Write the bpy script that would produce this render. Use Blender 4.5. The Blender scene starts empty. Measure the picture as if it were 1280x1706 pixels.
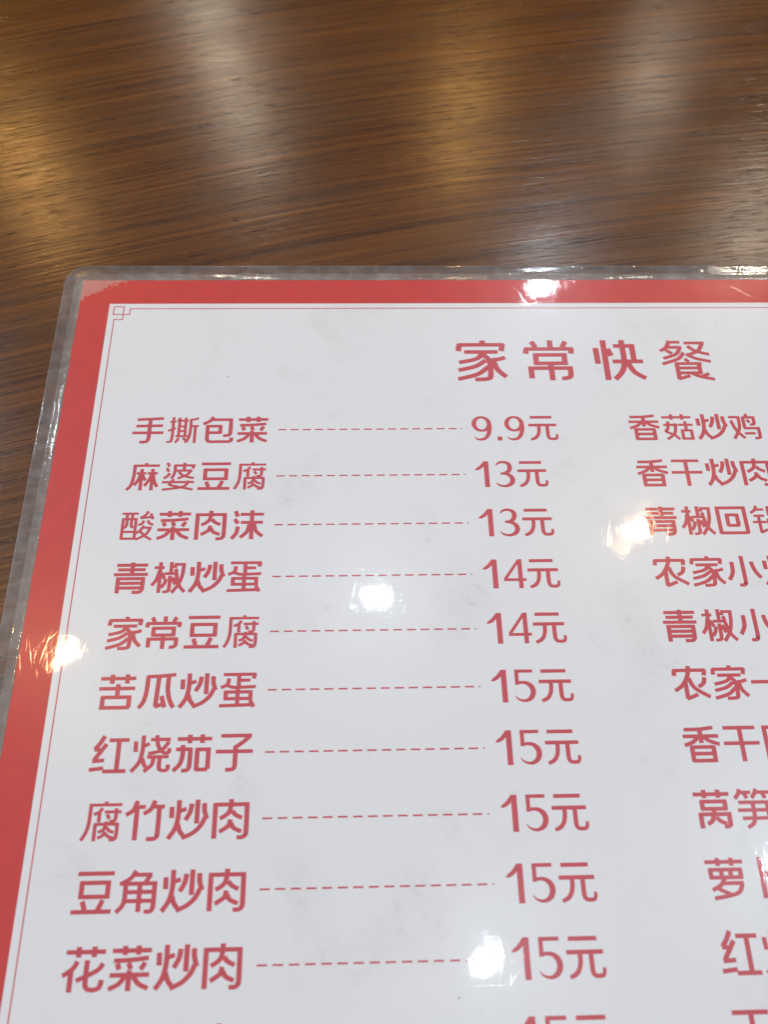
import bpy, math, random
from mathutils import Matrix, Vector, noise as mnoise

random.seed(7)
S = bpy.context.scene
COL = S.collection
MM = 0.001

# ------------------------------------------------------------------ camera
cam = bpy.data.cameras.new('camera')
cam.sensor_width = 36.0
cam.lens = 27.53
cam.clip_start = 0.01
cam.clip_end = 50.0
cam_ob = bpy.data.objects.new('camera', cam)
COL.objects.link(cam_ob)
_R = ((1.000, 0.0200, -0.0217), (-0.0092, 0.9110, 0.4120), (0.0281, -0.4120, 0.9110))
def _ax(r, s):
    return Vector((r[0] * s, -r[1] * s, -r[2] * s)).normalized()
zc = _ax(_R[2], -1.0)
xc = _ax(_R[0], 1.0)
yc = zc.cross(xc).normalized()
xc = yc.cross(zc).normalized()
cam_ob.matrix_world = Matrix(((xc.x, yc.x, zc.x, 0.11643), (xc.y, yc.y, zc.y, -0.22748),
                              (xc.z, yc.z, zc.z, 0.26323), (0, 0, 0, 1)))
cam.dof.use_dof = True
cam.dof.focus_distance = 0.288
cam.dof.aperture_fstop = 8.5
S.camera = cam_ob

# ------------------------------------------------------------------ world and exposure
W = bpy.data.worlds.new('World')
S.world = W
W.use_nodes = True
wt = W.node_tree
bg = wt.nodes['Background']
tc = wt.nodes.new('ShaderNodeTexCoord')
sx = wt.nodes.new('ShaderNodeSeparateXYZ')
wt.links.new(tc.outputs['Generated'], sx.inputs[0])
wr = wt.nodes.new('ShaderNodeValToRGB')     # dim room walls below, pale ceiling above
wt.links.new(sx.outputs['Z'], wr.inputs[0])
we = wr.color_ramp.elements
we[0].position = 0.25; we[0].color = (0.060, 0.040, 0.024, 1)
we[1].position = 0.85; we[1].color = (0.53, 0.575, 0.65, 1)
wm = we.new(0.55); wm.color = (0.090, 0.062, 0.042, 1)
wt.links.new(wr.outputs[0], bg.inputs[0])
bg.inputs[1].default_value = 1.08
S.view_settings.view_transform = 'Standard'
S.view_settings.look = 'None'
S.view_settings.exposure = 0.40
S.view_settings.gamma = 1.0
S.view_settings.use_curve_mapping = False
S.cycles.use_denoising = True
S.cycles.max_bounces = 10
S.cycles.transparent_max_bounces = 16
S.cycles.sample_clamp_indirect = 8.0

# ------------------------------------------------------------------ ceiling spot lamps, 1.9 m above the table top
WARM = (1.0, 0.66, 0.30)
AMBER = (1.0, 0.55, 0.16)
NEUTRAL = (1.0, 0.89, 0.70)
COOL = (0.80, 0.93, 1.0)
LAMPS = [  # x, y, diameter, watts, colour
    (-0.717, 0.326, 0.065, 2.6, WARM),
    (0.152, 0.480, 0.050, 2.2, COOL),
    (0.944, 0.679, 0.065, 2.6, WARM),
    (0.413, -0.440, 0.050, 1.9, COOL),
    (1.205, -0.245, 0.080, 2.8, COOL),
    (0.759, 1.618, 0.085, 3.6, COOL),
    (-0.318, 2.367, 0.10, 3.0, NEUTRAL),
    (-0.521, 3.100, 0.15, 4.6, NEUTRAL),
    (0.521, 2.389, 0.10, 4.2, AMBER),
    (1.292, 2.616, 0.11, 3.2, NEUTRAL),
    (-1.074, 2.083, 0.11, 5.6, AMBER),
    (1.560, 1.824, 0.17, 6.0, NEUTRAL),
    (-1.350, 1.200, 0.14, 5.5, COOL),
]
for (lx, ly, d, w, c) in LAMPS:
    ld = bpy.data.lights.new('ceiling_spot', 'AREA')
    ld.shape = 'DISK'
    ld.size = d
    ld.energy = w
    ld.color = c
    lo = bpy.data.objects.new('ceiling_spot', ld)
    lo.location = (lx, ly, 1.9)
    COL.objects.link(lo)

# ------------------------------------------------------------------ node helpers
class NT:
    def __init__(self, name):
        self.m = bpy.data.materials.new(name)
        self.m.use_nodes = True
        self.t = self.m.node_tree
        for n in list(self.t.nodes):
            if n.type == 'BSDF_PRINCIPLED':
                self.p = n
            elif n.type == 'OUTPUT_MATERIAL':
                self.out = n
    def n(self, kind, **kw):
        nd = self.t.nodes.new(kind)
        for k, v in kw.items():
            if k.startswith('i_'):
                nd.inputs[k[2:].replace('_', ' ')].default_value = v
            else:
                setattr(nd, k, v)
        return nd
    def l(self, a, b):
        self.t.links.new(a, b)
    def math(self, op, a, b=None, c=None, clamp=False):
        nd = self.n('ShaderNodeMath', operation=op)
        nd.use_clamp = clamp
        for i, v in enumerate((a, b, c)):
            if v is None:
                continue
            if isinstance(v, (int, float)):
                nd.inputs[i].default_value = v
            else:
                self.l(v, nd.inputs[i])
        return nd.outputs[0]
    def ramp(self, val, lo, hi, to0=0.0, to1=1.0):
        nd = self.n('ShaderNodeMapRange')
        nd.clamp = True
        nd.interpolation_type = 'SMOOTHSTEP'
        self.l(val, nd.inputs[0])
        for i, v in zip((1, 2, 3, 4), (lo, hi, to0, to1)):
            nd.inputs[i].default_value = v
        return nd.outputs[0]
    def pos(self, rot=0.0, scale=(1, 1, 1), src=None, loc=(0, 0, 0)):
        if src is None:
            g = self.n('ShaderNodeNewGeometry')
            src = g.outputs['Position']
        a = self.n('ShaderNodeMapping')
        a.inputs['Rotation'].default_value = (0, 0, rot)
        self.l(src, a.inputs['Vector'])
        b = self.n('ShaderNodeMapping')
        b.inputs['Scale'].default_value = scale
        b.inputs['Location'].default_value = loc
        self.l(a.outputs[0], b.inputs['Vector'])
        return b.outputs[0]
    def noise(self, vec, scale=1.0, detail=2.0, rough=0.5, dist=0.0):
        nd = self.n('ShaderNodeTexNoise')
        self.l(vec, nd.inputs['Vector'])
        nd.inputs['Scale'].default_value = scale
        nd.inputs['Detail'].default_value = detail
        nd.inputs['Roughness'].default_value = rough
        nd.inputs['Distortion'].default_value = dist
        return nd.outputs['Fac']
    def mix(self, fac, a, b, mode='MIX'):
        nd = self.n('ShaderNodeMix', data_type='RGBA', blend_type=mode)
        for sock, v in ((nd.inputs[0], fac), (nd.inputs[6], a), (nd.inputs[7], b)):
            if isinstance(v, (int, float)):
                sock.default_value = v
            elif isinstance(v, tuple):
                sock.default_value = (*v, 1.0)
            else:
                self.l(v, sock)
        return nd.outputs[2]
    def bump(self, h, strength, dist, normal=None):
        nd = self.n('ShaderNodeBump')
        nd.inputs['Strength'].default_value = strength
        nd.inputs['Distance'].default_value = dist
        self.l(h, nd.inputs['Height'])
        if normal is not None:
            self.l(normal, nd.inputs['Normal'])
        return nd.outputs[0]

def scratches(N):
    """height field of fine wiping scratches in several directions plus a gentle waviness of the plastic film"""
    tot = None
    for i, (ang, fx, fy, lo, hi, wgt) in enumerate((
            (4, 1500, 80, 0.56, 0.70, 1.0), (-13, 1700, 90, 0.56, 0.70, 1.0), (40, 1400, 70, 0.60, 0.72, 0.8),
            (86, 1500, 75, 0.60, 0.72, 0.8), (-52, 1600, 80, 0.60, 0.72, 0.8),
            (12, 800, 16, 0.66, 0.73, 2.2), (128, 760, 14, 0.68, 0.74, 2.2), (-28, 700, 13, 0.69, 0.75, 2.2))):
        v = N.pos(math.radians(ang), (fx, fy, 1), loc=(3.1 * i, 7.7 * i, 0))
        r = N.ramp(N.noise(v, 1.0, 1.0, 0.5, 0.15), lo, hi, 0.0, -wgt)
        tot = r if tot is None else N.math('ADD', tot, r)
    return tot

def film_coat(N, haze=0.27):
    """the clear plastic over the print: a sharp coat with scratches over a soft hazy lobe"""
    p = N.p
    wav = N.noise(N.pos(0, (1, 1, 1)), 38.0, 1.5, 0.45)
    b1 = N.bump(wav, 1.0, 0.00022)
    fine = N.noise(N.pos(0.3, (1, 1, 1)), 900.0, 2.0, 0.6)
    b2 = N.bump(fine, 1.0, 0.000003, b1)
    b3 = N.bump(scratches(N), 1.0, 0.0000011, b2)
    p.inputs['Coat Weight'].default_value = 1.0
    p.inputs['Coat IOR'].default_value = 1.46
    p.inputs['Coat Roughness'].default_value = 0.034
    N.l(b3, p.inputs['Coat Normal'])
    p.inputs['Roughness'].default_value = haze
    p.inputs['Specular IOR Level'].default_value = 0.30
    N.l(b2, p.inputs['Normal'])

def smudge(N):
    """grey finger smudges and tiny dark specks"""
    a = N.ramp(N.noise(N.pos(0, (1, 1, 1)), 26.0, 5.0, 0.62, 0.4), 0.53, 0.74)
    b = N.ramp(N.noise(N.pos(0.6, (200, 330, 1)), 1.0, 3.0, 0.6), 0.5, 0.75)
    sm = N.math('MULTIPLY', a, N.math('MULTIPLY_ADD', b, 0.7, 0.3))
    vo = N.n('ShaderNodeTexVoronoi')
    N.l(N.pos(0.2, (1, 1, 1)), vo.inputs['Vector'])
    vo.inputs['Scale'].default_value = 60.0
    dot = N.ramp(vo.outputs['Distance'], 0.012, 0.03, 1.0, 0.0)
    pick = N.ramp(N.noise(N.pos(0.2, (1, 1, 1)), 47.0, 0.0), 0.50, 0.55)
    return sm, N.math('MULTIPLY', dot, pick)

def mat_paper():
    N = NT('laminated_white_print')
    sm, sp = smudge(N)
    c = N.mix(N.math('MULTIPLY', sm, 0.62), (0.755, 0.770, 0.810), (0.50, 0.50, 0.51))
    c = N.mix(N.math('MULTIPLY', sp, 0.7), c, (0.12, 0.11, 0.10))
    N.l(c, N.p.inputs['Base Color'])
    film_coat(N)
    return N.m

def mat_red(name, col, patch=False):
    N = NT(name)
    mot = N.noise(N.pos(0, (1, 1, 1)), 120.0, 4.0, 0.6)
    dark = tuple(k * 0.92 for k in col)
    c = N.mix(N.ramp(mot, 0.3, 0.7), dark, col)
    if patch:   # pale blistered patch where moisture has crept in at the corner
        g = N.n('ShaderNodeNewGeometry')
        sx = N.n('ShaderNodeSeparateXYZ')
        N.l(g.outputs['Position'], sx.inputs[0])
        d = N.math('ADD', N.math('MULTIPLY', sx.outputs[0], 0.55), N.math('MULTIPLY', sx.outputs[1], -1.0))
        nz = N.noise(N.pos(0, (1, 1, 1)), 260.0, 4.0, 0.6)
        d = N.math('ADD', d, N.math('MULTIPLY', N.math('SUBTRACT', nz, 0.5), 0.010))
        k = N.ramp(d, 0.0093, 0.0102, 0.55, 0.0)
        k = N.math('MULTIPLY', k, N.ramp(nz, 0.2, 0.7, 0.6, 1.0))
        c = N.mix(k, c, (0.52, 0.36, 0.33))
    N.l(c, N.p.inputs['Base Color'])
    film_coat(N)
    return N.m

def mat_film():
    N = NT('clear_plastic_film')
    at = N.n('ShaderNodeAttribute', attribute_name='cloud_and_glint')
    cl = at.outputs['Fac']
    nz = N.noise(N.pos(0, (1, 1, 1)), 180.0, 5.0, 0.65)
    st = N.ramp(N.noise(N.pos(0.2, (90, 1500, 1)), 1.0, 3.0, 0.6), 0.5, 0.72)
    big = N.ramp(N.noise(N.pos(0, (1, 1, 1)), 45.0, 3.0, 0.6), 0.3, 0.7, 0.55, 1.15)
    f = N.math('ADD', N.math('MULTIPLY', N.math('MULTIPLY', cl, big), 0.33), N.math('MULTIPLY', N.math('MULTIPLY', N.ramp(nz, 0.35, 0.75), big), 0.09))
    f = N.math('ADD', f, N.math('MULTIPLY', st, 0.06))
    f = N.math('ADD', f, 0.015, clamp=True)
    tr = N.n('ShaderNodeBsdfTransparent')
    tr.inputs[0].default_value = (0.95, 0.945, 0.95, 1)
    di = N.n('ShaderNodeBsdfDiffuse')
    di.inputs[0].default_value = (0.60, 0.56, 0.55, 1)
    m1 = N.n('ShaderNodeMixShader')
    N.l(f, m1.inputs[0]); N.l(tr.outputs[0], m1.inputs[1]); N.l(di.outputs[0], m1.inputs[2])
    gl = N.n('ShaderNodeBsdfGlossy')
    gl.inputs['Roughness'].default_value = 0.06
    b = N.bump(N.noise(N.pos(0, (1, 1, 1)), 300.0, 3.0, 0.6), 1.0, 0.00010)
    N.l(b, gl.inputs['Normal'])
    fr = N.n('ShaderNodeFresnel')
    fr.inputs[0].default_value = 1.48
    N.l(b, fr.inputs['Normal'])
    m2 = N.n('ShaderNodeMixShader')
    N.l(N.math('MULTIPLY', fr.outputs[0], N.math('SUBTRACT', 1.0, N.n('ShaderNodeNewGeometry').outputs['Backfacing'])), m2.inputs[0]); N.l(m1.outputs[0], m2.inputs[1]); N.l(gl.outputs[0], m2.inputs[2])
    N.l(m2.outputs[0], N.out.inputs['Surface'])
    return N.m

GRAIN = math.radians(15.5)
def mat_wood():
    N = NT('brown_wood_grain')
    g = N.n('ShaderNodeNewGeometry')
    # slow wander of the grain direction
    w = N.n('ShaderNodeTexNoise')
    N.l(g.outputs['Position'], w.inputs['Vector'])
    w.inputs['Scale'].default_value = 3.2
    w.inputs['Detail'].default_value = 1.0
    off = N.n('ShaderNodeVectorMath', operation='MULTIPLY_ADD')
    N.l(w.outputs['Color'], off.inputs[0])
    off.inputs[1].default_value = (0.0, 0.009, 0.0)
    N.l(g.outputs['Position'], off.inputs[2])
    # the grain sweeps round a little along the board
    sx = N.n('ShaderNodeSeparateXYZ')
    N.l(off.outputs[0], sx.inputs[0])
    cx = N.n('ShaderNodeCombineXYZ')
    N.l(sx.outputs[0], cx.inputs[0])
    N.l(N.math('ADD', sx.outputs[1], N.math('MULTIPLY', N.math('MULTIPLY', sx.outputs[0], sx.outputs[0]), 0.25)), cx.inputs[1])
    P = cx.outputs[0]
    def gn(sx, sy, detail=2.0, rough=0.5, loc=(0, 0, 0), dist=0.0):
        return N.noise(N.pos(-GRAIN, (sx, sy, 1), src=P, loc=loc), 1.0, detail, rough, dist)
    band = gn(2.2, 70, 3.0, 0.6)
    line = gn(3.5, 480, 3.0, 0.62, (5, 3, 0))
    fine = gn(16.0, 1150, 2.0, 0.65, (1, 9, 0))
    pore = gn(95.0, 1250, 1.5, 0.5, (2, 4, 0))
    blot = N.noise(N.pos(-GRAIN, (9, 30, 1), src=P), 1.0, 3.0, 0.6)
    v = N.math('ADD', N.math('MULTIPLY', band, 0.30), N.math('MULTIPLY', line, 0.36))
    v = N.math('ADD', v, N.math('MULTIPLY', fine, 0.34))
    t = N.ramp(v, 0.31, 0.69)
    cr = N.n('ShaderNodeValToRGB')
    N.l(t, cr.inputs[0])
    e = cr.color_ramp.elements
    e[0].position = 0.0; e[0].color = (0.036, 0.0108, 0.0023, 1)
    e[1].position = 1.0; e[1].color = (0.185, 0.064, 0.0100, 1)
    m = e.new(0.5); m.color = (0.100, 0.0325, 0.0052, 1)
    c = cr.outputs[0]
    c = N.mix(N.ramp(blot, 0.4, 0.75, 0.0, 0.35), c, (0.040, 0.0135, 0.0040))
    pm = N.math('MULTIPLY', N.ramp(pore, 0.58, 0.66), N.ramp(line, 0.62, 0.40))
    c = N.mix(N.math('MULTIPLY', pm, 0.75), c, (0.022, 0.010, 0.005))
    N.l(c, N.p.inputs['Base Color'])
    h = N.math('ADD', N.math('MULTIPLY', line, 0.9), N.math('MULTIPLY', fine, 0.5))
    h = N.math('SUBTRACT', h, N.math('MULTIPLY', pm, 0.5))
    b = N.bump(h, 1.0, 0.00007)
    lum = N.noise(N.pos(0, (1, 1, 1)), 240.0, 1.0, 0.5)
    b = N.bump(lum, 1.0, 0.00002, b)
    N.l(b, N.p.inputs['Normal'])
    N.p.inputs['Specular IOR Level'].default_value = 0.30
    N.l(N.ramp(blot, 0.3, 0.7, 0.18, 0.24), N.p.inputs['Roughness'])
    return N.m

M_PAPER = mat_paper()
M_BORDER = mat_red('laminated_red_band', (0.58, 0.028, 0.020), True)
M_INK = mat_red('laminated_red_ink', (0.56, 0.054, 0.074))
M_FILM = mat_film()
M_WOOD = mat_wood()

# ------------------------------------------------------------------ mesh helpers
def obj(name, verts, faces, mat, parent=None, label=None, smooth=False):
    me = bpy.data.meshes.new(name)
    me.from_pydata(verts, [], faces)
    me.update()
    if smooth:
        me.polygons.foreach_set('use_smooth', [True] * len(me.polygons))
    me.materials.append(mat)
    o = bpy.data.objects.new(name, me)
    COL.objects.link(o)
    if parent is not None:
        o.parent = parent
    if label:
        o['label'] = label
    return o

class Flat:
    """collects flat outlines in menu millimetres (x right, y down) as printed ink; later pieces lie a micron higher"""
    def __init__(self, z0):
        self.v = []; self.f = []; self.z = z0; self.k = 0
    def poly(self, pts):
        z = self.z + self.k * 0.0012
        self.k += 1
        a = sum(p[0] * q[1] - q[0] * p[1] for p, q in zip(pts, pts[1:] + pts[:1]))
        if a > 0:
            pts = pts[::-1]
        i = len(self.v)
        self.v += [(x * MM, -y * MM, z * MM) for x, y in pts]
        self.f.append(tuple(range(i, i + len(pts))))
    def strip(self, pts, ws):
        """a stroke of varying width as a row of quads"""
        z = self.z + self.k * 0.0012
        self.k += 1
        i0 = len(self.v)
        n = len(pts)
        for i, (x, y) in enumerate(pts):
            a = pts[max(i - 1, 0)]; b = pts[min(i + 1, n - 1)]
            dx, dy = b[0] - a[0], b[1] - a[1]
            L = math.hypot(dx, dy) or 1.0
            nx, ny = -dy / L * ws[i] / 2, dx / L * ws[i] / 2
            self.v += [((x + nx) * MM, -(y + ny) * MM, z * MM), ((x - nx) * MM, -(y - ny) * MM, z * MM)]
        for i in range(n - 1):
            a = i0 + 2 * i
            self.f.append((a, a + 2, a + 3, a + 1))
    def rect(self, x0, y0, x1, y1):
        self.poly([(x0, y0), (x1, y0), (x1, y1), (x0, y1)])
    def mesh(self, verts, faces):
        z = self.z + self.k * 0.0012
        self.k += 1
        i = len(self.v)
        self.v += [(x * MM, -y * MM, z * MM) for x, y in verts]
        self.f += [tuple(i + j for j in f) for f in faces]
    def build(self, name, mat, parent, label=None):
        return obj(name, self.v, self.f, mat, parent, label)

def spline(pts, n=8):
    """Catmull-Rom through (x, y, w)"""
    P = [pts[0]] + list(pts) + [pts[-1]]
    out = []
    for i in range(1, len(P) - 2):
        p0, p1, p2, p3 = P[i - 1:i + 3]
        for k in range(n):
            t = k / n
            out.append(tuple(0.5 * (2 * b + (c - a) * t + (2 * a - 5 * b + 4 * c - d) * t * t + (3 * b - a - 3 * c + d) * t ** 3)
                             for a, b, c, d in zip(p0, p1, p2, p3)))
    out.append(tuple(pts[-1]))
    return out

# ------------------------------------------------------------------ table
def build_table():
    x0, x1, y0, y1, zt, th, r = -0.34, 0.78, -0.62, 0.52, -0.0006, 0.028, 0.004
    prof = [(0.0, 0.0), (r * 0.3, -r * 0.08), (r * 0.7, -r * 0.3), (r * 0.92, -r * 0.7), (r, -r), (r, -th)]
    v = []; f = []
    for d, z in prof:
        v += [(x0 - d, y0 - d, zt + z), (x1 + d, y0 - d, zt + z), (x1 + d, y1 + d, zt + z), (x0 - d, y1 + d, zt + z)]
    f.append((0, 1, 2, 3))
    for i in range(len(prof) - 1):
        for k in range(4):
            a, b = 4 * i + k, 4 * i + (k + 1) % 4
            f.append((a, a + 4, b + 4, b))
    n = 4 * (len(prof) - 1)
    f.append((n + 3, n + 2, n + 1, n))
    o = obj('table_top', v, f, M_WOOD)
    o['label'] = 'brown wood-grain table top under the laminated menu'
    o['category'] = 'table'
    return o
build_table()

# ------------------------------------------------------------------ menu
PW, PH = 415.4, 294.0          # printed sheet in millimetres
menu = bpy.data.objects.new('laminated_menu', None)
COL.objects.link(menu)
menu['label'] = 'laminated red and white menu card lying on the wooden table'
menu['category'] = 'menu'

fl = Flat(0.0); fl.rect(0, 0, PW, PH)
# sheet with a thin body under the print
vv = [(0, 0, 0), (PW * MM, 0, 0), (PW * MM, -PH * MM, 0), (0, -PH * MM, 0),
      (0, 0, -0.0005), (PW * MM, 0, -0.0005), (PW * MM, -PH * MM, -0.0005), (0, -PH * MM, -0.0005)]
obj('menu_sheet', vv, [(3, 2, 1, 0), (4, 5, 6, 7), (0, 1, 5, 4), (1, 2, 6, 5), (2, 3, 7, 6), (3, 0, 4, 7)], M_PAPER, menu)

B = 12.35
fl = Flat(0.012)
for r in ((0, 0, PW, B), (0, B, B, PH - B), (PW - B, B, PW, PH - B), (0, PH - B, PW, PH)):
    fl.rect(*r); fl.k = 0
fl.build('border_band', M_BORDER, menu)

LW = 0.42
def hl(x0, x1, y): fl.rect(x0 - LW / 2, y - LW / 2, x1 + LW / 2, y + LW / 2)
def vl(x, y0, y1): fl.rect(x - LW / 2, y0 - LW / 2, x + LW / 2, y1 + LW / 2)
fl = Flat(0.012)
t = 15.0
hl(21.1, PW - t, t - 0.1); hl(t, PW - t, PH - t)
vl(t, 20.4, PH - t); vl(PW - t, t, PH - t)
hl(14.4, 18.5, 13.85); hl(14.4, 18.5, 17.85); vl(14.4, 13.85, 17.85); vl(18.5, 13.85, 17.85)   # corner knot
hl(18.5, 21.1, 17.85); vl(21.1, t - 0.1, 17.85); vl(18.5, 17.85, 20.4); hl(t, 18.5, 20.4)
fl.build('frame_line', M_INK, menu)

# --- plastic margin
def build_film():
    prof = [(0.0, 0.02, 1.0), (0.35, 0.10, 1.0), (0.8, 0.06, 1.0), (1.4, -0.01, 0.9), (2.2, -0.10, 0.8), (2.9, -0.22, 0.75), (3.3, -0.27, 0.7),
            (3.6, -0.25, 0.35), (4.0, -0.28, 0.05), (5.0, -0.30, 0.02), (6.4, -0.30, 0.0), (7.55, -0.31, 0.1), (7.85, -0.32, 0.8), (8.15, -0.40, 1.0),  # high values at the outer rim paint its pale edge highlight
            (8.15, -0.56, 0.5), (0.0, -0.56, 0.0)]
    r0 = 0.5
    def loop(d):
        pts = []
        r = r0 + d
        for (cx, cy, a0, xe, ye) in ((r0, r0, 180, PW - r0, r0), (PW - r0, r0, 270, PW - r0, PH - r0),
                                     (PW - r0, PH - r0, 0, r0, PH - r0), (r0, PH - r0, 90, r0, r0)):
            for k in range(13):
                a = math.radians(a0 + 90 * k / 12)
                pts.append((cx + r * math.cos(a), cy + r * math.sin(a)))
            a = math.radians(a0 + 90)
            sx, sy = cx + r * math.cos(a), cy + r * math.sin(a)
            ex, ey = xe + r * math.cos(a), ye + r * math.sin(a)
            n = int(math.hypot(ex - sx, ey - sy) / 2.0) if False else 160
            for k in range(1, n):
                pts.append((sx + (ex - sx) * k / n, sy + (ey - sy) * k / n))
        return pts
    v = []; cl = []; f = []
    L = None
    for d, z, c in prof:
        ps = loop(d)
        L = len(ps)
        for (x, y) in ps:
            top = z > -0.5
            q = mnoise.noise(Vector((x * 0.11, y * 0.11, d * 0.5))) * 0.05 + mnoise.noise(Vector((x * 0.5, y * 0.5, d * 0.9))) * 0.018 if top and 0 < d < 8 else 0
            v.append((x * MM, -y * MM, (z + q) * MM)); cl.append(c)
    n = len(prof)
    for i in range(n):
        j = (i + 1) % n
        for k in range(L):
            m = (k + 1) % L
            f.append((i * L + k, i * L + m, j * L + m, j * L + k))
    o = obj('film_margin', v, f, M_FILM, menu, smooth=True)
    a = o.data.attributes.new('cloud_and_glint', 'FLOAT', 'POINT')
    a.data.foreach_set('value', cl)
build_film()

# ------------------------------------------------------------------ lettering
ZI = 0.014
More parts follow.
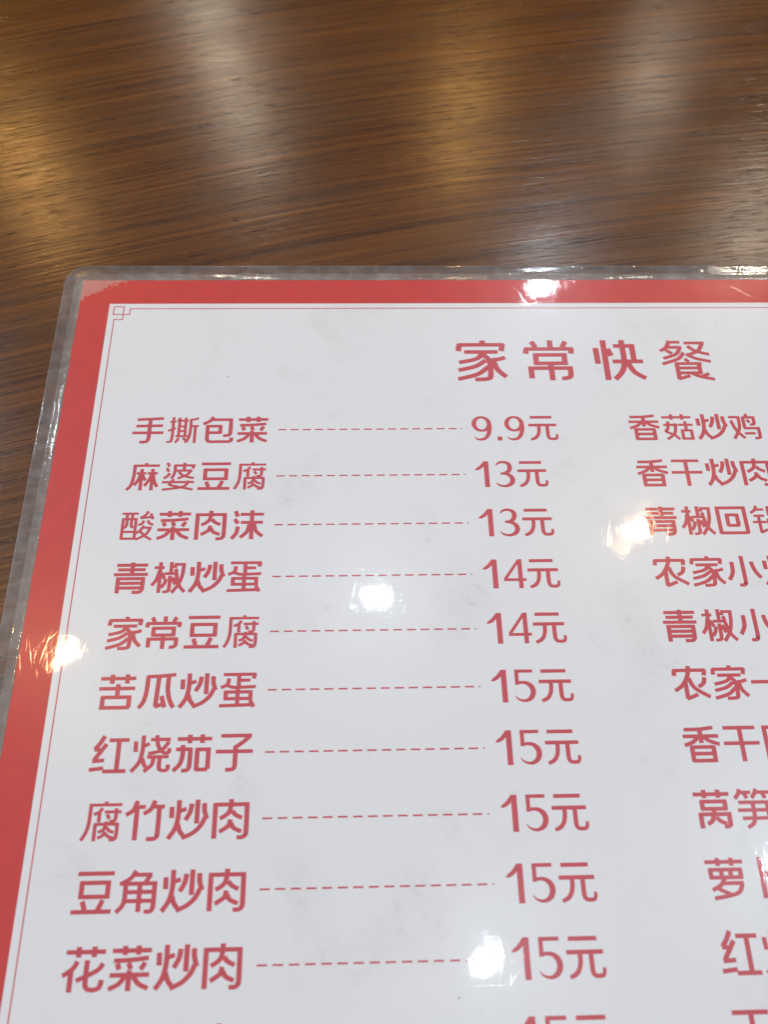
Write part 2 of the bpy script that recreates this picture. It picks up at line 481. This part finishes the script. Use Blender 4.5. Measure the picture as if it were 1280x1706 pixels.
# Each character is a list of brush strokes on a 100 x 100 field (x right, y down); a leading c means a curve.
# An optional number after | scales the stroke weight of dense characters.
GLYPHS = {
'手': '12,9 97,5;10,34 96,33;0,60 100,60;c54,8 54,40 54,75 51,90 42,95 26,95',
'撕': '.74|6,19 26,17;c17,0 17,40 17,70 15,90 10,95 0,95;2,53 27,43;28,14 65,14;37,2 37,74;57,2 57,74;37,36 57,36;37,54 57,54;27,74 66,74;c38,80 34,90 27,98;c52,80 59,88 64,98;c98,4 86,9 72,10;c73,8 74,45 71,76 62,98;74,35 100,35;89,36 89,100',
'包': 'c34,0 24,15 2,28;26,11 97,11;c91,9 91,55 89,68 81,72 68,73;12,36 63,36;58,34 58,64;14,61 63,61;c17,33 17,78 19,91 28,95.5 60,95.5 86,95.5 94,92 96,80',
'菜': '4,11 100,11;35,0 35,21;68,0 68,21;c9,33 50,32 94,28;18,39 24,53;46,38 52,53;86,38 76,54;2,65 98,65;49,55 49,100;c40,66 26,84 2,95;c59,66 73,84 97,95',
'麻': '.86|58,0 58,10;18,10 100,10;c23,6 22,50 16,82 3,98;30,38 60,38;46,22 46,100;c43,42 37,62 26,82;c48,42 54,55 60,64;64,38 96,38;80,22 80,100;c78,42 71,62 58,84;c82,42 88,68 98,88',
'婆': '.78|12,0 19,14;11,19 19,33;c22,38 16,48 4,58;34,10 100,10;97,8 92,22;66,0 66,30;c37,8 37,36 28,58;38,29 92,29;c88,29 76,44 48,58;c50,34 66,48 98,57;0,71 100,71;c37,60 24,79 44,86 70,92 98,98;c84,66 66,88 2,98',
'豆': '8,5 100,5;15,27 93,27;15,60 93,60;21,25 21,62;87,25 87,62;26,70 34,91;77,68 66,92;0,95 100,95',
'腐': '.76|58,0 58,10;14,9 100,9;c19,6 18,55 12,80 2,98;c50,17 42,27 28,33;43,27 43,53;56,27 100,27;c86,18 86,42 82,50 70,51;63,33 70,45;35,56 35,100;32,58 96,58;c92,56 92,84 88,96 74,97;63,51 63,60;c63,58 57,72 44,78;c64,66 74,75 85,79;c63,76 57,86 44,93;c64,83 74,90 85,93',
'酸': '.74|2,8 52,8;18,10 18,28;34,10 34,28;3,27 50,27;7,26 7,97;46,26 46,97;8,71 46,71;5,94 48,94;c19,28 18,50 11,58;c33,28 33,50 40,57;c82,0 72,15 58,23;58,24 94,20;89,8 97,28;c70,32 66,42 54,48;c82,32 88,42 100,47;c72,50 62,66 50,76;66,57 96,57;c92,57 80,80 50,98;c60,66 76,84 98,98',
'肉': '9,12 9,100;3,14 98,14;c92,12 92,78 90,91 82,97 68,97;50,0 50,18;c50,14 46,32 36,42 22,50;c54,30 62,40 80,49;c50,52 46,67 34,76 22,83;c52,62 60,74 80,83',
'沫': 'c13,2 20,22;11,30 22,46;c22,56 18,78 4,98;28,14 100,14;30,42 98,42;64,0 64,100;c58,44 50,74 30,94;c70,44 78,72 98,90',
'青': '53,0 53,38;6,9 98,9;10,24 92,24;0,39.5 100,39.5;14,50 14,100;8,53 93,53;c87,51 87,82 84,93 76,97 58,97;16,68 88,68;16,83 88,83',
'椒': '.88|6,18 36,18;24,0 24,100;c22,28 15,56 2,76;29,36 38,54;56,0 56,38;56,15 73,15;37,38 74,38;c54,45 54,84 50,95 36,97;c42,54 40,68 30,84;c62,50 66,62 71,74;64,8 98,8;c93,5 90,44 80,74 62,100;c70,22 75,52 84,78 100,98',
'炒': 'c7,17 8,46;c25,0 25,44 18,74 2,98;30,28 45,23;c25,62 31,78 41,91;c59,10 55,32 44,52;74,0 74,61;c92,9 93,28 100,50;c95,46 85,66 66,84 38,97',
'蛋': '.92|8,5 100,5;97,3 93,18;52,6 52,42;54,22 84,22;c24,16 20,34 2,43;c16,34 34,42 60,42.5 100,41;50,47 50,94;12,56 92,56;17,54 17,78;86,54 86,78;12,75 92,75;0,95 90,93;85,80 96,99',
'家': '.95|56,0 56,10;6,11 100,11;9,9 6,27;97,9 93,27;18,29 86,29;c46,34 62,42 68,56 68,84 63,95 36,97;c62,28 42,46 6,55;c60,50 38,65 4,74;c64,66 42,84 2,96;c100,43 88,47 73,49;c75,45 82,72 99,91',
'常': '.95|54,0 54,20;16,3 24,18;86,3 78,18;1,22 100,22;5,20 2,34;97,20 94,34;17,37 86,37;17,58 86,58;22,35 22,60;80,35 80,60;10,68 10,95;4,70 94,70;c89,68 89,84 86,92 76,95 70,95;51,58 51,100',
'苦': '2,12 100,12;34,0 34,27;76,0 76,27;0,41 100,41;52,28 52,62;8,66 92,66;13,64 13,99;6,95.5 89,95.5;86,64 86,96',
'瓜': 'c18,8 60,6.5 99,3;c22,6 20,52 14,80 2,98;52,8 48,94;46,95 72,86;63,64 73,97;c79,6 79,46 86,76 98,98',
'红': 'c33,0 22,20 9,36;8,37 24,37;40,22 10,66;6,68 38,66;0,91 38,87;46,12 100,12;73,12 73,94;36,95.5 98,95.5',
'烧': '.9|c6,16 8,45;c26,0 26,44 19,74 0,98;44,23 30,29;c27,62 32,76 39,87;46,12 100,12;c62,0 67,28 80,46 95,48 99,36;c96,18 76,42 42,50;40,59 98,59;c57,60 54,80 34,98;c74,60 74,86 78,94 90,96 97,92 98,80',
'茄': '6,12 100,12;40,0 40,24;74,0 74,24;4,40 46,40;c43,36 43,82 40,93 33,97 22,97;c22,28 23,56 17,80 0,98;62,38 62,98;58,41 98,41;92,38 92,94;60,95 92,95',
'子': '12,5 96,5;c90,7 76,20 54,36;c53,32 53,78 52,90 46,96 28,97;0,48 100,48',
'竹': 'c28,0 19,23 0,36;20,16 50,16;28,16 28,100;c74,0 64,22 46,34;64,16 100,16;c86,14 86,80 84,92 76,97 58,97',
'角': '.95|c42,0 30,18 4,32;40,10 84,10;80,10 68,29;12,31 98,31;c19,29 19,66 14,84 0,98;c92,29 92,80 90,92 84,97 70,97;18,51 92,51;18,72 92,72;55,30 55,98',
'花': '4,12 100,12;34,0 34,24;72,0 72,24;c33,32 24,48 0,64;20,50 20,100;c96,38 82,54 34,75;c57,30 57,78 61,91 72,95.5 86,94 93,88 96,74',
'香': 'c6,10 50,9.5 88,5;0,29 100,29;50,8 50,48;c42,30 28,44 2,54;c58,30 72,42 100,52;21,56 21,99;81,56 81,99;18,59 84,59;20,77 82,77;18,96 86,96',
'菇': '.86|0,12 98,12;32,0 32,22;68,0 68,22;c19,28 15,56 8,68 32,81 50,98;c42,36 36,74 8,98;2,42 50,42;52,42 100,42;76,28 76,62;58,64 97,64;58,96 98,96;62,63 62,97;92,63 92,97',
'鸡': '.9|0,13 38,13;c33,11 30,56 6,98;c6,26 18,64 42,96;62,0 58,12;46,14 88,14;c83,12 83,36 79,42 68,43;60,23 68,35;48,12 48,58;45,57 98,57;c93,55 93,84 90,94 74,97;44,77 80,77',
'干': '4,7 94,7;0,50 100,50;50,7 50,100',
'回': '8,3 8,98;2,7 98,7;92,3 92,97;6,95 94,95;35,29 35,71;30,32 71,32;67,29 67,70;32,69 70,69',
'锅': '.8|c22,0 14,16 0,26;14,14 44,14;8,36 42,36;2,58 46,58;23,36 23,96;22,95 44,84;54,6 96,6;57,4 57,36;92,4 92,36;55,34 95,34;52,48 52,100;48,50 98,50;c94,48 94,84 92,94 80,97;c73,36 73,58 60,80;c74,62 80,72 88,80',
'农': 'c50,0 44,28 26,56 2,73;4,13 98,13;8,11 5,29;95,11 91,29;35,46 35,97;33,97 66,84;c46,36 60,66 100,92;c92,34 86,52 70,62',
'小': 'c50,0 50,80 48,92 43,97 30,97;c18,20 16,54 2,80;c78,20 85,50 100,74',
'一': '0,50 100,50',
'莴': '0,12 98,12;30,0 30,22;68,0 68,22;16,31 88,31;16,50 88,50;21,29 21,51;83,29 83,51;50,50 50,66;13,62 13,100;8,64 96,64;c89,62 89,84 87,93 78,96 72,96;c50,62 42,80 28,89;c54,72 64,82 80,89',
'笋': '.9|c16,0 12,12 0,25;14,9 46,9;27,10 33,25;c62,0 56,12 46,24;60,9 100,9;77,10 83,25;8,35 90,35;85,33 85,79;3,55 100,55;12,76 90,76;c46,34 46,68 40,88 22,100',
'萝': '.92|0,10 100,10;34,0 34,20;70,0 70,20;7,29 95,29;7,48 95,48;12,27 12,50;40,27 40,50;64,27 64,50;90,27 90,50;c46,50 34,66 10,78;36,62 94,62;c90,62 74,86 12,98;c24,72 36,80 56,88',
'卜': '33,0 33,100;c36,38 60,48 86,62',
'快': 'c7,20 8,60;24,0 24,100;31,22 37,40;44,15 88,15;82,13 82,55;38,54 100,54;c62,0 62,52 55,78 38,98;c68,55 79,80 100,96',
'餐': '.76|c22,2 14,19 0,28;24,6 44,6;16,19 46,19;c42,19 32,36 4,47;12,26 24,35;52,8 94,8;c90,8 78,28 54,39;c58,16 74,29 100,37;c48,32 34,48 0,61;c52,36 70,47 100,55;47,48 55,56;26,60 80,60;74,58 74,84;30,71 74,71;28,83 78,83;29,58 29,99;27,98 52,90;c56,84 72,92 100,99;91,85 74,93',
'土': '8,35 92,35;50,0 50,95;0,95 100,95',
'碗': '.78|0,10 40,10;c20,10 16,40 0,62;12,44 12,96;36,44 36,96;12,46 38,46;12,90 36,90;70,0 70,10;46,12 100,12;48,10 46,24;97,10 94,24;c58,24 52,44 42,56;50,36 66,36;c64,36 58,74 40,98;54,54 62,66;74,34 98,34;c94,34 94,58 90,62 82,62;c76,34 76,80 80,94 96,94 99,80',
}
HW, VW = 10.2, 13.1
def ink(fl, ch, x, y, w, h, fat=1.0):
    """draw one character with its ink in the box x..x+w, y..y+h"""
    src = GLYPHS[ch]
    f = fat
    if '|' in src:
        k, src = src.split('|'); f *= float(k)
    fl.k = 0
    for st in src.split(';'):
        curve = st[0] == 'c'
        pts = [tuple(float(v) for v in p.split(',')) for p in st.lstrip('c').split()]
        if curve and len(pts) > 2:
            pts = [(q[0], q[1]) for q in spline([(a, b, 0) for a, b in pts], 7)]
        n = len(pts)
        ws = []
        for i in range(n):
            a = pts[max(i - 1, 0)]; b = pts[min(i + 1, n - 1)]
            dx, dy = b[0] - a[0], b[1] - a[1]
            s2 = dy * dy / ((dx * dx + dy * dy) or 1)
            ws.append((HW + (VW - HW) * s2) * f * w / 100)
        fl.strip([(x + px * w / 100, y + py * h / 100) for px, py in pts], ws)

def word(text, x0, yc, pitch, w, h, name, label):
    fl = Flat(ZI)
    for i, ch in enumerate(text):
        ink(fl, ch, x0 + pitch * i, yc - h / 2, w, h)
    return fl.build(name, M_INK, menu, label)

H = 11.0   # height of the figures
def sp(fl, pts, x, y, n=8):
    q = spline(pts, n)
    fl.strip([(x + a[0] * H, y - a[1] * H) for a in q], [(a[2] if a[2] < 0.09 else 0.09 + (a[2] - 0.09) * 0.85) * H for a in q])
def pl(fl, pts, x, y):
    fl.poly([(x + a * H, y - b * H) for a, b in pts])
def digit(fl, ch, x, y):
    """figures with swelling strokes, left edge x, foot y"""
    if ch == '1':
        pl(fl, [(.325, 0), (.495, 0), (.495, 1), (.35, 1), (.325, .95)], x, y)
        sp(fl, [(.012, .66, .02), (.10, .70, .10), (.21, .77, .125), (.32, .89, .13), (.375, .985, .10)], x, y)
    elif ch == '3':
        sp(fl, [(.06, .83, .03), (.11, .90, .065), (.22, .955, .09), (.38, .955, .10), (.50, .88, .15), (.535, .75, .175), (.48, .61, .15), (.36, .54, .10), (.20, .52, .075)], x, y)
        sp(fl, [(.20, .52, .075), (.38, .505, .10), (.53, .43, .15), (.60, .28, .185), (.54, .13, .16), (.38, .045, .10), (.22, .045, .08), (.09, .10, .06), (.03, .19, .02)], x, y)
    elif ch == '4':
        pl(fl, [(.475, 0), (.62, 0), (.62, 1), (.475, 1)], x, y)
        pl(fl, [(0, .245), (.73, .245), (.73, .34), (0, .34)], x, y)
        pl(fl, [(0, .345), (0, .30), (.10, .31), (.50, .86), (.62, 1), (.485, 1)], x, y)
    elif ch == '5':
        pl(fl, [(.06, .90), (.62, .90), (.62, 1.0), (.06, 1.0)], x, y)
        pl(fl, [(.06, .53), (.18, .53), (.18, .93), (.06, .93)], x, y)
        sp(fl, [(.06, .565, .09), (.22, .60, .09), (.40, .585, .115), (.545, .48, .165), (.595, .32, .18), (.53, .15, .155), (.38, .055, .10), (.24, .055, .075), (.11, .11, .05), (.03, .21, .015)], x, y)
    elif ch == '9':
        e = []
        for k in range(25):
            a = 2 * math.pi * k / 24
            e.append((.35 + .27 * math.cos(a), .68 + .275 * math.sin(a), .088 + .072 * abs(math.cos(a)) ** 1.5))
        fl.strip([(x + a[0] * H, y - a[1] * H) for a in e], [a[2] * H for a in e])
        sp(fl, [(.622, .70, .165), (.625, .48, .17), (.56, .24, .155), (.44, .09, .12), (.28, .045, .085), (.15, .08, .06), (.07, .17, .02)], x, y)
    elif ch == '.':
        pl(fl, [(0, 0), (.17, 0), (.17, .165), (0, .165)], x, y)
def yuan(fl, x, y):
    pl(fl, [(.08, .885), (.86, .885), (.86, .995), (.08, .995)], x, y)
    pl(fl, [(0, .565), (1.0, .565), (1.0, .675), (0, .675)], x, y)
    sp(fl, [(.365, .62, .135), (.365, .42, .135), (.32, .24, .13), (.22, .11, .125), (.05, .03, .10)], x, y)
    sp(fl, [(.665, .62, .14), (.665, .30, .14), (.675, .15, .135), (.73, .07, .115), (.86, .055, .105), (.945, .075, .11), (.985, .15, .10), (.985, .25, .085)], x, y)

def price(text, yc, label):
    fl = Flat(ZI)
    y = yc + 5.5
    if text == '9.9':
        for ch, x in (('9', 159.5), ('.', 169.2), ('9', 172.3)):
            digit(fl, ch, x, y)
        yuan(fl, 181.7, y)
    else:
        digit(fl, text[0], 159.3, y)
        digit(fl, text[1], 166.9, y)
        yuan(fl, 175.6, y)
    return fl.build('price', M_INK, menu, label)

def leader(yc, n=15, x0=84.37, step=4.72):
    fl = Flat(ZI)
    for k in range(n):
        fl.rect(x0 + step * k, yc - 0.27, x0 + step * k + 3.1, yc + 0.27); fl.k = 0
    fl.rect(x0 + step * n, yc - 0.27, x0 + step * n + 0.5, yc + 0.27)
    return fl.build('dash_leader', M_INK, menu)

fl = Flat(ZI)
for ch, x in zip('家常快餐', (155.1, 183.4, 211.5, 239.5)):
    ink(fl, ch, x, 31.5, 20.2, 19.6, 0.92)
fl.build('title_line', M_INK, menu, 'large red heading reading 家常快餐')

NAMES = ['手撕包菜', '麻婆豆腐', '酸菜肉沫', '青椒炒蛋', '家常豆腐', '苦瓜炒蛋', '红烧茄子', '腐竹炒肉', '豆角炒肉', '花菜炒肉', '土豆炒肉']
PRICES = ['9.9', '13', '13', '14', '14', '15', '15', '15', '15', '15', '15']
SECOND = ['香菇炒鸡', '香干炒肉', '青椒回锅肉', '农家小炒肉', '青椒小炒肉', '农家一碗香', '香干回锅肉', '莴笋炒肉', '萝卜炒肉', '红烧肉', '干锅肉']
for i, (a, p, b) in enumerate(zip(NAMES, PRICES, SECOND)):
    yc = 73.0 + 20.0 * i
    word(a, 28.5, yc, 13.33, 11.9, 11.5, 'dish_name', 'red dish name reading ' + a)
    leader(yc + 0.15)
    price(p, yc + 0.1, 'red price reading %s元' % p)
    word(b, 221.4, yc, 13.33, 11.9, 11.5, 'dish_name', 'red dish name at the right reading ' + b)
